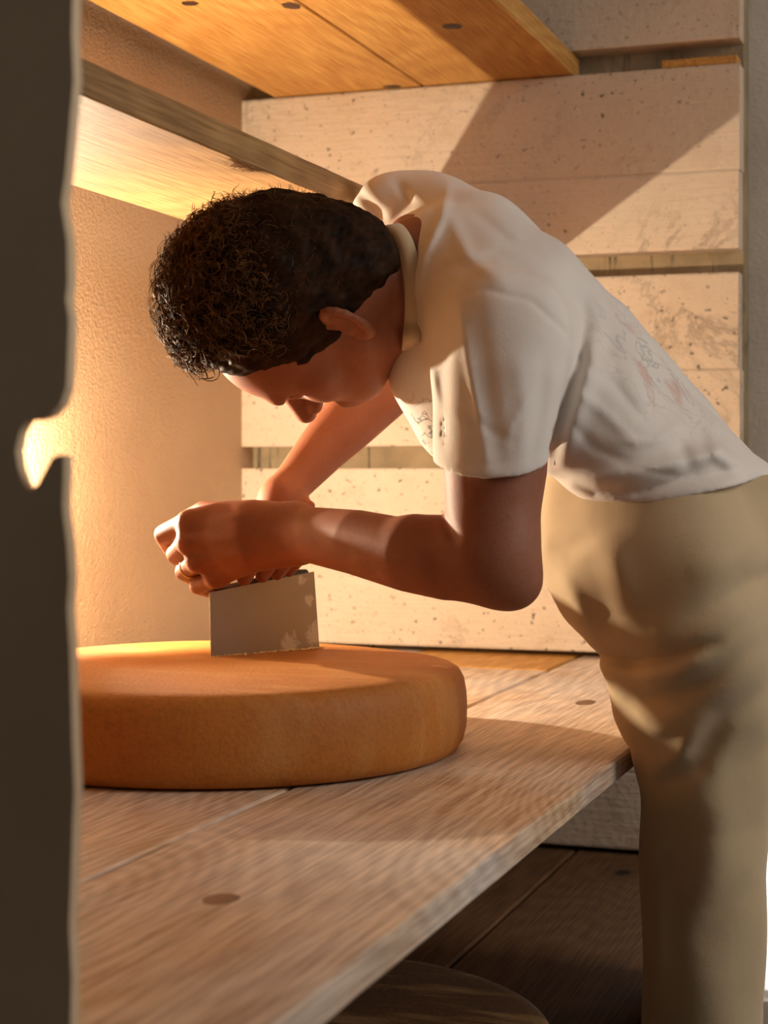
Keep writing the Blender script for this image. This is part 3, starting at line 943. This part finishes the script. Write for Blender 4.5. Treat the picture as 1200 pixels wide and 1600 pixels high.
    # ears
    for s in (1, -1):
        eu, ef = unit(HU * 1.0 - HF * .16), unit(HF + HU * .16)
        eo = unit(HE * s * .62 - HF * .78)            # the shell stands off the head, rim backwards
        c = H(.080 * s, .006, -.012)
        R = np.array([np.cross(eu, eo), eu, eo]); R[0] = unit(R[0])
        B.ell(c + eo * .008, (.0085, .034, .019), R, .006)
        # rim
        rim = []
        for t in np.linspace(-.25, 1.22, 12) * math.pi:
            rr = .020 + .001 * math.sin(t)
            rim.append(c + eo * (.008 + .0185 * math.sin(t)) + eu * (.004 + .0295 * math.cos(t)) + HE * s * .0075)
        for p, q in zip(rim, rim[1:]):
            B.cone(p, q, .0044, .0044, .004)
        B.ell(c - eu * .026 + eo * .008 + HE * s * .003, (.007, .0105, .009), R, .006)   # lobe
        B.ell(c + eo * .009 + eu * .001 + HE * s * .0125, (.009, .017, .0085), R, .005, 's')    # bowl
        B.cone(c + eu * .016 + eo * .012 + HE * s * .004, c - eu * .012 + eo * .018 + HE * s * .005, .0032, .0038, .004)   # antihelix
        B.ell(c - eu * .005 - eo * .005 + HE * s * .007, (.005, .007, .005), HR, .004)   # tragus
    # creases at the back of the wrist and knuckles
    B.fold([(462, 795), (456, 830), (462, 870)], 5, -.0008, 2.2)
    for q in ((300, 832), (302, 863), (322, 892)):
        B.fold([(q[0] - 18, q[1] + 3), (q[0] + 26, q[1] - 3)], 5, -.0022, 2.21)
    B.fold([(395, 800), (345, 812), (305, 816)], 6, .0010, 2.2)
    B.fold([(395, 832), (340, 845), (305, 847)], 6, .0010, 2.2)
    B.fold([(395, 855), (350, 872), (318, 878)], 6, .0009, 2.2)
    B.fold([(690, 800), (705, 830), (712, 850)], 9, -.004, 2.05)
    B.fold([(625, 420), (632, 480), (628, 540)], 5, -.0014, 2.12)
    B.fold([(608, 430), (614, 500), (610, 550)], 4, -.0010, 2.12)
    return B.mesh('person', 2)

def build_shirt():
    S = Field((-.06, -.075, 1.83), (.60, .425, 2.66), .003)
    S.chain([(700, 440, 2.16, 95), (810, 500, 2.17, 128), (890, 590, 2.18, 132), (985, 700, 2.18, 126), (1085, 800, 2.18, 128), (1120, 830, 2.18, 130)], .05)
    S.chain([(650, 350, 2.34, 68), (735, 395, 2.24, 95), (790, 470, 2.10, 92), (792, 540, 2.0, 88)], .05)
    S.chain([(800, 560, 2.06, 100), (920, 660, 2.07, 105), (1010, 745, 2.07, 90), (1090, 810, 2.07, 95)], .05)
    S.chain([(760, 430, 2.28, 95), (900, 560, 2.3, 110), (1030, 700, 2.3, 105), (1110, 790, 2.3, 100)], .05)
    S.chain([(690, 425, 2.17, 86), (735, 470, 2.08, 84), (780, 520, 2.0, 92)], .04)
    S.chain([(705, 560, 2.15, 80), (720, 640, 2.14, 62), (725, 690, 2.14, 45)], .05)       # chest front hanging
    S.chain([(660, 590, 2.15, 46), (690, 660, 2.14, 40)], .04)
    # near sleeve
    S.chain([(785, 520, 1.985, 96), (782, 600, 1.972, 104), (776, 680, 1.96, 100), (770, 745, 1.95, 93)], .022)
    # far sleeve
    S.chain([(690, 350, 2.30, 72), (624, 346, 2.33, 77), (628, 372, 2.36, 72)], .03)
    # cut the hems
    def plane(pt, nrm, box, k=.004):
        nrm = unit(nrm); pt = np.array(pt)
        S.add(lambda x, y, z: (x - pt[0]) * nrm[0] + (y - pt[1]) * nrm[1] + (z - pt[2]) * nrm[2], box[0], box[1], k, 's')
    # near sleeve hem: everything under it goes
    a0 = cam_pt(640, 640, 1.84); a1 = cam_pt(868, 800, 2.045)
    hp = cam_pt(770, 741, 1.90)
    box = (np.minimum(a0, a1), np.maximum(a0, a1))
    S.add(lambda x, y, z: np.maximum(np.maximum(y - hp[1] - .30 * (z - 1.90) - .07 * (x - hp[0]), (z - 2.05)), (x - .188)) + 0 * x, box[0] - .02, box[1], .004, 's')
    # arm cavity
    S.chain([(776, 680, 1.96, 84), (772, 760, 1.955, 87)], .004, 's')
    # far sleeve opening
    S.chain([(622, 380, 2.40, 58), (626, 480, 2.44, 70)], .004, 's')
    # neck opening
    q0 = H(0, -.03, -.015)
    S.cone(cam_pt(530, 475, 2.12), cam_pt(585, 465, 2.13), .080, .070, .006, 's')
    S.cone(cam_pt(612, 415, 2.15), cam_pt(664, 362, 2.19), .052, .024, .008, 's')
    S.noise(.0007, 38, 4)
    # folds
    for pts, w, a, dm in FOLDS_TEE:
        S.fold(pts, w, a, dm)
    # hem at the waist
    hx = [(x - PX) / F * 2.08 for x in (600, 840, 905, 1000, 1090, 1150, 1195, 1300)]
    hz = [(PY - y) / F * 2.08 for y in (700, 735, 781, 786, 768, 756, 752, 740)]
    S.add(lambda x, y, z: y - np.interp(x, hx, hz) - .10 * np.clip(z - 2.08, 0, 1) + 0 * z, (.208, -.06, 1.8), (.6, .06, 2.7), .005, 's')
    return S.mesh('t_shirt', 2)

FOLDS_TEE = [
    # seam where the sleeve meets the shirt body
    ([(690, 470), (760, 452), (830, 470), (885, 520), (908, 560)], 5, -.0022, 2.2),
    ([(915, 470), (905, 560), (880, 640), (862, 715)], 12, -.012, 2.1),
    ([(940, 500), (925, 580), (900, 660), (880, 720)], 14, .006, 2.1),
    ([(718, 480), (735, 580), (750, 660), (762, 735)], 7, .0035, 2.1),
    ([(745, 480), (760, 580), (772, 660), (785, 735)], 12, -.003, 2.1),
    ([(810, 560), (820, 640), (815, 725)], 14, .003, 2.1),
    ([(850, 560), (845, 640), (832, 720)], 12, -.003, 2.1),
    ([(700, 500), (690, 600), (694, 700)], 10, -.0035, 2.1),
    ([(690, 722), (730, 727), (770, 726), (830, 712), (856, 700)], 3, -.0010, 2.1),
    ([(700, 330), (730, 400), (790, 440)], 12, .004, 2.3),
    ([(670, 440), (700, 420), (780, 400), (850, 430)], 12, -.004, 2.3),
    ([(700, 290), (690, 340), (662, 400), (650, 460)], 8, .005, 2.4),
    ([(880, 380), (960, 480), (1000, 560)], 16, .004, 2.3),
    ([(870, 430), (940, 530), (980, 640)], 16, -.004, 2.3),
    ([(900, 590), (960, 560), (1020, 580)], 14, .003, 2.3),
    ([(900, 680), (980, 640), (1050, 650)], 18, -.004, 2.3),
    # horizontal roll above the apron
    ([(900, 752), (980, 742), (1060, 722), (1130, 705), (1180, 735)], 14, .012, 2.3),
    ([(870, 742), (930, 768), (1000, 768), (1080, 748), (1150, 735)], 9, -.008, 2.3),
    ([(1060, 690), (1072, 715), (1080, 735)], 12, -.005, 2.3),
    ([(1110, 670), (1120, 710), (1150, 740)], 10, .005, 2.3),
    ([(905, 560), (960, 600), (1010, 660)], 8, -.0025, 2.2),
    ([(900, 610), (950, 650), (1000, 700)], 9, .003, 2.2),
    ([(890, 660), (930, 700), (985, 725)], 8, -.003, 2.2),
    ([(960, 690), (1020, 690), (1060, 665)], 7, .003, 2.2),
    ([(1000, 735), (1060, 745), (1120, 725)], 6, -.003, 2.3),
    ([(660, 500), (672, 580), (690, 640)], 8, .003, 2.2),
    ([(720, 640), (760, 668), (800, 690)], 7, -.002, 2.1),
    ([(840, 600), (800, 660), (790, 700)], 7, .002, 2.1),
    ([(740, 330), (800, 380), (860, 400)], 10, -.003, 2.4),
    ([(560, 300), (590, 330), (600, 350)], 8, -.004, 2.6),
    ([(620, 285), (640, 315), (612, 345)], 8, -.005, 2.6),
]

def build_apron():
    A = Field((.10, -.98, 1.86), (.66, .05, 2.60), .004)
    A.chain([(1080, 770, 2.18, 105), (1085, 850, 2.18, 146), (1095, 960, 2.16, 136)], .05)
    A.chain([(1045, 775, 2.08, 88), (1060, 880, 2.06, 118), (1092, 990, 2.07, 118), (1102, 1120, 2.10, 106), (1101, 1270, 2.12, 99), (1098, 1500, 2.12, 95), (1098, 1700, 2.13, 90), (1096, 1960, 2.14, 78)], .05)
    A.chain([(1090, 770, 2.32, 90), (1095, 960, 2.32, 110), (1095, 1200, 2.32, 92), (1098, 1500, 2.32, 85), (1098, 1960, 2.33, 72)], .05)
    A.chain([(1098, 1150, 2.2, 92), (1100, 1600, 2.22, 88), (1100, 1960, 2.24, 74)], .05)
    A.chain([(1160, 768, 2.2, 108), (1140, 870, 2.2, 122)], .05)
    # belly and bib side
    A.chain([(905, 740, 2.13, 56), (903, 800, 2.13, 60), (905, 862, 2.12, 66), (945, 920, 2.12, 78), (985, 965, 2.12, 72)], .05)
    A.chain([(965, 775, 2.10, 60), (985, 880, 2.07, 90)], .05)
    A.chain([(1000, 1035, 2.12, 52), (1018, 1100, 2.13, 58), (1050, 1150, 2.13, 62)], .04)
    A.chain([(1000, 1035, 2.30, 45), (1035, 1130, 2.30, 55)], .05)
    A.noise(.0009, 22, 8)
    for pts, w, a, dm in FOLDS_APRON:
        A.fold(pts, w, a, dm)
    # waist: flat top tucked under the shirt
    zt = cam_pt(900, 742, 2.1)[1]
    A.add(lambda x, y, z: zt - y + 0 * x + 0 * z, (.05, zt, 1.8), (.7, .1, 2.7), .006, 's')
    # the cloth lies against the shelf edges
    A.add(lambda x, y, z: np.maximum(CY * x - SY * z + .4165, y + .3405), (-.1, -1.0, 1.8), (.6, -.3405, 2.7), .012, 's')
    # lower hem
    zb = -.96
    A.add(lambda x, y, z: y - zb + 0 * x + 0 * z, (.05, -1.1, 1.8), (.7, zb, 2.7), .006, 's')
    return A.mesh('apron', 2)

FOLDS_APRON = [
    ([(930, 1022), (985, 1034), (1050, 1026), (1118, 1004)], 10, -.013, 2.25),
    ([(940, 985), (1020, 1000), (1090, 975), (1160, 935)], 26, .008, 2.25),
    ([(1050, 992), (1110, 955), (1170, 912), (1215, 895)], 20, -.010, 2.25),
    ([(1070, 900), (1130, 880), (1200, 840)], 28, .005, 2.25),
    ([(990, 1058), (1050, 1056), (1110, 1022)], 16, .008, 2.25),
    ([(1000, 1090), (1060, 1088), (1110, 1060), (1190, 1000)], 18, -.010, 2.25),
    ([(970, 1120), (1020, 1140), (1075, 1118)], 20, .007, 2.25),
    ([(1030, 1200), (1065, 1178), (1090, 1128)], 16, .006, 2.25),
    ([(1040, 1225), (1090, 1195), (1130, 1120), (1195, 1075)], 20, -.009, 2.25),
    ([(872, 895), (895, 935), (920, 985)], 16, .006, 2.25),
    ([(915, 870), (945, 925), (960, 985)], 24, -.0035, 2.25),
    ([(950, 850), (965, 900), (975, 960)], 24, .004, 2.25),
    ([(855, 850), (890, 856), (930, 842)], 14, -.004, 2.25),
    ([(1050, 1230), (1055, 1320), (1050, 1450), (1052, 1600)], 24, -.005, 2.25),
    ([(1130, 1180), (1120, 1280), (1110, 1420)], 30, .006, 2.25),
    ([(1110, 1260), (1150, 1200), (1200, 1150)], 24, -.007, 2.25),
    ([(1080, 1480), (1130, 1420), (1180, 1370)], 26, -.005, 2.25),
    ([(1020, 1300), (1030, 1420), (1025, 1560)], 18, .004, 2.25),
]

body = build_body()
person = link('person', body, M['skin'])
tag(person, 'man in white t-shirt and beige apron bent over the cheese, both hands on the knife', 'person')
link('t_shirt', build_shirt(), M['tee'], person)['label'] = 'white short-sleeved t-shirt'
apron = link('apron', build_apron(), M['apron'], person)
apron['label'] = 'long beige apron wrapped round the legs'

# neck strap of the apron
def ribbon(name, pts, wdir, width, th):
    bm = bmesh.new()
    pts = [Vector(p) for p in pts]
    # smooth the line
    fine = []
    for i in range(len(pts) - 1):
        p0, p1, p2, p3 = pts[max(i - 1, 0)], pts[i], pts[i + 1], pts[min(i + 2, len(pts) - 1)]
        for k in range(8):
            t = k / 8
            fine.append(.5 * ((2 * p1) + (p2 - p0) * t + (2 * p0 - 5 * p1 + 4 * p2 - p3) * t * t + (3 * p1 - p0 - 3 * p2 + p3) * t ** 3))
    fine.append(pts[-1])
    rows = []
    for i, p in enumerate(fine):
        tg = (fine[min(i + 1, len(fine) - 1)] - fine[max(i - 1, 0)]).normalized()
        w = (wdir - tg * wdir.dot(tg)).normalized()
        n_ = tg.cross(w)
        rows.append([bm.verts.new(p + w * a * width / 2 + n_ * b * th / 2) for a, b in ((-1, -1), (0, -1.3), (1, -1), (1, 1), (0, 1.3), (-1, 1))])
    for a, b in zip(rows, rows[1:]):
        for k in range(6):
            bm.faces.new((a[k], a[(k + 1) % 6], b[(k + 1) % 6], b[k]))
    bm.faces.new(rows[0][::-1]); bm.faces.new(rows[-1])
    bmesh.ops.recalc_face_normals(bm, faces=bm.faces)
    return bm_mesh(name, bm, True)
wd = P(700, 430, 2.1) - P(600, 450, 2.1)
from mathutils.bvhtree import BVHTree
def tree(*meshes):
    vs = []; fs = []
    for me in meshes:
        o_ = len(vs)
        a = np.empty(len(me.vertices) * 3, np.float32); me.vertices.foreach_get('co', a)
        vs += [tuple(x) for x in a.reshape(-1, 3).tolist()]
        f = np.empty(len(me.loops), np.int32); me.loops.foreach_get('vertex_index', f)
        fs += (f.reshape(-1, 4) + o_).tolist()
    return BVHTree.FromPolygons(vs, fs)
bt = tree(body)
def onto(px_, py_, lift, dflt):
    o_ = Vector((0, 0, CH)); dr = (P(px_, py_, 1.0) - o_).normalized()
    h = bt.ray_cast(o_, dr)
    if h[0] is None: return P(px_, py_, dflt)
    return h[0] + h[1] * lift
strap_px = [(610, 357), (622, 366), (633, 386), (642, 420), (647, 460), (646, 500), (641, 540), (636, 575), (632, 610)]
sp_ = [onto(x, y, .0035, 2.1) for x, y in strap_px]
sp_ = [sp_[0] + Vector((-SY, CY, 0)) * .05 - Vector((0, 0, .012)), sp_[0] + Vector((-SY, CY, 0)) * .02] + sp_
link('neck_strap', ribbon('neck_strap', sp_, wd, .021, .0022), M['strap'], apron)

# ring on the curled ring finger
ra, rb_ = P(303, 882, 2.203), P(291, 891, 2.224)
rt = (rb_ - ra).normalized(); rn = rt.orthogonal().normalized(); rbn = rt.cross(rn); rc = (ra + rb_) / 2
ring = link('finger_ring', tube_mesh('finger_ring', [rc + (rn * math.cos(t) + rbn * math.sin(t)) * .0134 for t in np.linspace(0, 2 * math.pi, 33)], .0014, 8), M['gold'], person)
ring['label'] = 'thin gold ring'

# ------------------------------------------------------------------ hair: a close dark cap with loose curls
def hair_cap():
    Hc = Field(HM - .25, HM + .25, .003)
    HEl = lambda c, r, R_, k, mode='u': Hc.ell(c, np.array(r) * HS, R_, k, mode)
    HCo = lambda a, b, r1, r2, k, mode='u': Hc.cone(a, b, r1 * HS, r2 * HS, k, mode)
    HEl(H(0, .068, -.008), (.091, .104, .110), HR, .01)
    HEl(H(0, .098, .006), (.084, .088, .098), HR, .03)
    HEl(H(0, .010, -.070), (.066, .062, .048), HR, .03)
    # keep it off the face, the ears and the neck
    HEl(H(0, -.058, .088), (.12, .085, .085), HR, .01, 's')
    HEl(H(0, .046, .140), (.072, .084, .078), HR, .01, 's')
    for s in (1, -1):
        HEl(H(.100 * s, -.004, -.012), (.030, .036, .024), HR, .008, 's')
        HEl(H(.085 * s, -.052, -.02), (.05, .045, .06), HR, .01, 's')
    HCo(H(-.1, -.085, -.03), H(.1, -.085, -.03), .055, .055, .012, 's')
    r = np.random.default_rng(3)
    X, Y, Z = Hc.ax[0][:, None, None], Hc.ax[1][None, :, None], Hc.ax[2][None, None, :]
    for i in range(14):
        k = r.normal(size=3) * 190; p = r.uniform(0, 6.28)
        Hc.v += (.0005 * np.sin(k[0] * X + k[1] * Y + k[2] * Z + p)).astype(np.float32)
    return Hc.mesh('hair', 1)
hair = link('hair', hair_cap(), M['hair'], person)
hair['label'] = 'dark brown curly hair'

def curls():
    co = []; faces = []
    sides = 3
    def strand(pts, r0):
        nonlocal co, faces
        n_ = len(pts); base = len(co)
        prev = None
        for i in range(n_):
            t = pts[min(i + 1, n_ - 1)] - pts[max(i - 1, 0)]
            t = t / (np.linalg.norm(t) + 1e-9)
            a = np.cross(t, (0.31, .52, .79)) if prev is None else prev - t * (prev @ t)
            a = a / (np.linalg.norm(a) + 1e-9); prev = a
            b = np.cross(t, a)
            r = r0 * (1 - .75 * (i / (n_ - 1)) ** 2)
            for k in range(sides):
                an = 2 * math.pi * k / sides
                co.append(pts[i] + (a * math.cos(an) + b * math.sin(an)) * r)
        for i in range(n_ - 1):
            for k in range(sides):
                p = base + i * sides + k; q = base + i * sides + (k + 1) % sides
                faces.append((p, q, q + sides, p + sides))
    r = np.random.default_rng(11)
    made = 0
    while made < 7600:
        v = r.normal(size=3); v /= np.linalg.norm(v)
        e, u, f = v
        if u < -.35 and f > -.2: continue            # face and ears
        if f > .30 and u < .60: continue             # forehead stays bare
        if abs(e) > .6 and u < .0 and f > -.45: continue
        if u < -.75: continue
        root = H(.087 * e, .066 + .101 * u, -.006 + .107 * f)
        nrm_ = unit(HE * e / .09 + HU * u / .104 + HF * f / .110)
        topness = np.clip((u * .80 + f * .65 + .10), 0, 1)
        crown = np.clip(u + .25, 0, 1)
        ln = .010 + .010 * crown + .040 * topness * r.uniform(.5, 1.15)
        if u < -.1: ln = .007 + .006 * r.random()
        flow = unit(HF * .55 + HU * .30 + r.normal(size=3) * .5)              # grows up and forward
        dirn = unit(nrm_ * (.22 + .75 * topness) + flow * .6)
        curl = (.0022 + .0095 * topness * r.uniform(.5, 1.2))
        turns = ln / .030 * r.uniform(.8, 1.5)
        ph = r.uniform(0, 6.28); hand = r.choice([-1, 1])
        a = unit(np.cross(dirn, r.normal(size=3))); b = np.cross(dirn, a)
        n_ = int(7 + 15 * topness)
        t = np.linspace(0, 1, n_)[:, None]
        c = curl * np.minimum(1, t * 2.5)
        an = ph + hand * 2 * math.pi * turns * t
        pts = root + dirn * ln * t + nrm_ * (-.012 * topness * t * t) + (a * (np.cos(an) - math.cos(ph)) + b * (np.sin(an) - math.sin(ph))) * c
        # locks: a few hairs side by side
        for q in range(1 if topness < .25 else 2):
            strand(list(pts + r.normal(size=3) * .0012 * (q > 0)), .0008 if topness > .3 else .0006)
        made += 1
    co = np.array(co)
    w = np.stack([CY * co[:, 0] - SY * co[:, 2], SY * co[:, 0] + CY * co[:, 2], CH + co[:, 1]], 1)
    me = bpy.data.meshes.new('curls')
    me.from_pydata(w.tolist(), [], faces)
    me.polygons.foreach_set('use_smooth', [True] * len(me.polygons))
    return me
cu = link('curls', curls(), M['curl'], hair)
cu['kind'] = 'stuff'

# shoes under the apron, out of the picture
for nm, px_, d_ in (('shoe', 1090, 2.10), ('shoe', 1085, 2.33)):
    Sh = Field(cam_pt(px_, 2060, d_) + np.array((-.30, -.16, -.16)), cam_pt(px_, 2060, d_) + np.array((.2, .16, .2)), .005)
    zf = -CH
    lat, d0 = cam_pt(px_, 2060, d_)[0], d_
    fw = np.array((-CY, 0, SY))
    heel = np.array((lat + .05, zf + .045, d0)); toe = heel + fw * .19
    Sh.cone(heel, toe + np.array((0, -.010, 0)), .042, .034, .02)
    Sh.cone(heel + np.array((-.01, .0, 0)), heel + np.array((-.01, .11, 0)), .042, .05, .02)
    Sh.add(lambda x, y, z: y - (zf + .0015) + 0 * x + 0 * z, (lat - .4, zf - .1, d0 - .3), (lat + .4, zf + .0015, d0 + .3), .004, 's')
    link(nm, Sh.mesh('shoe', 1), M['shoe'], person)
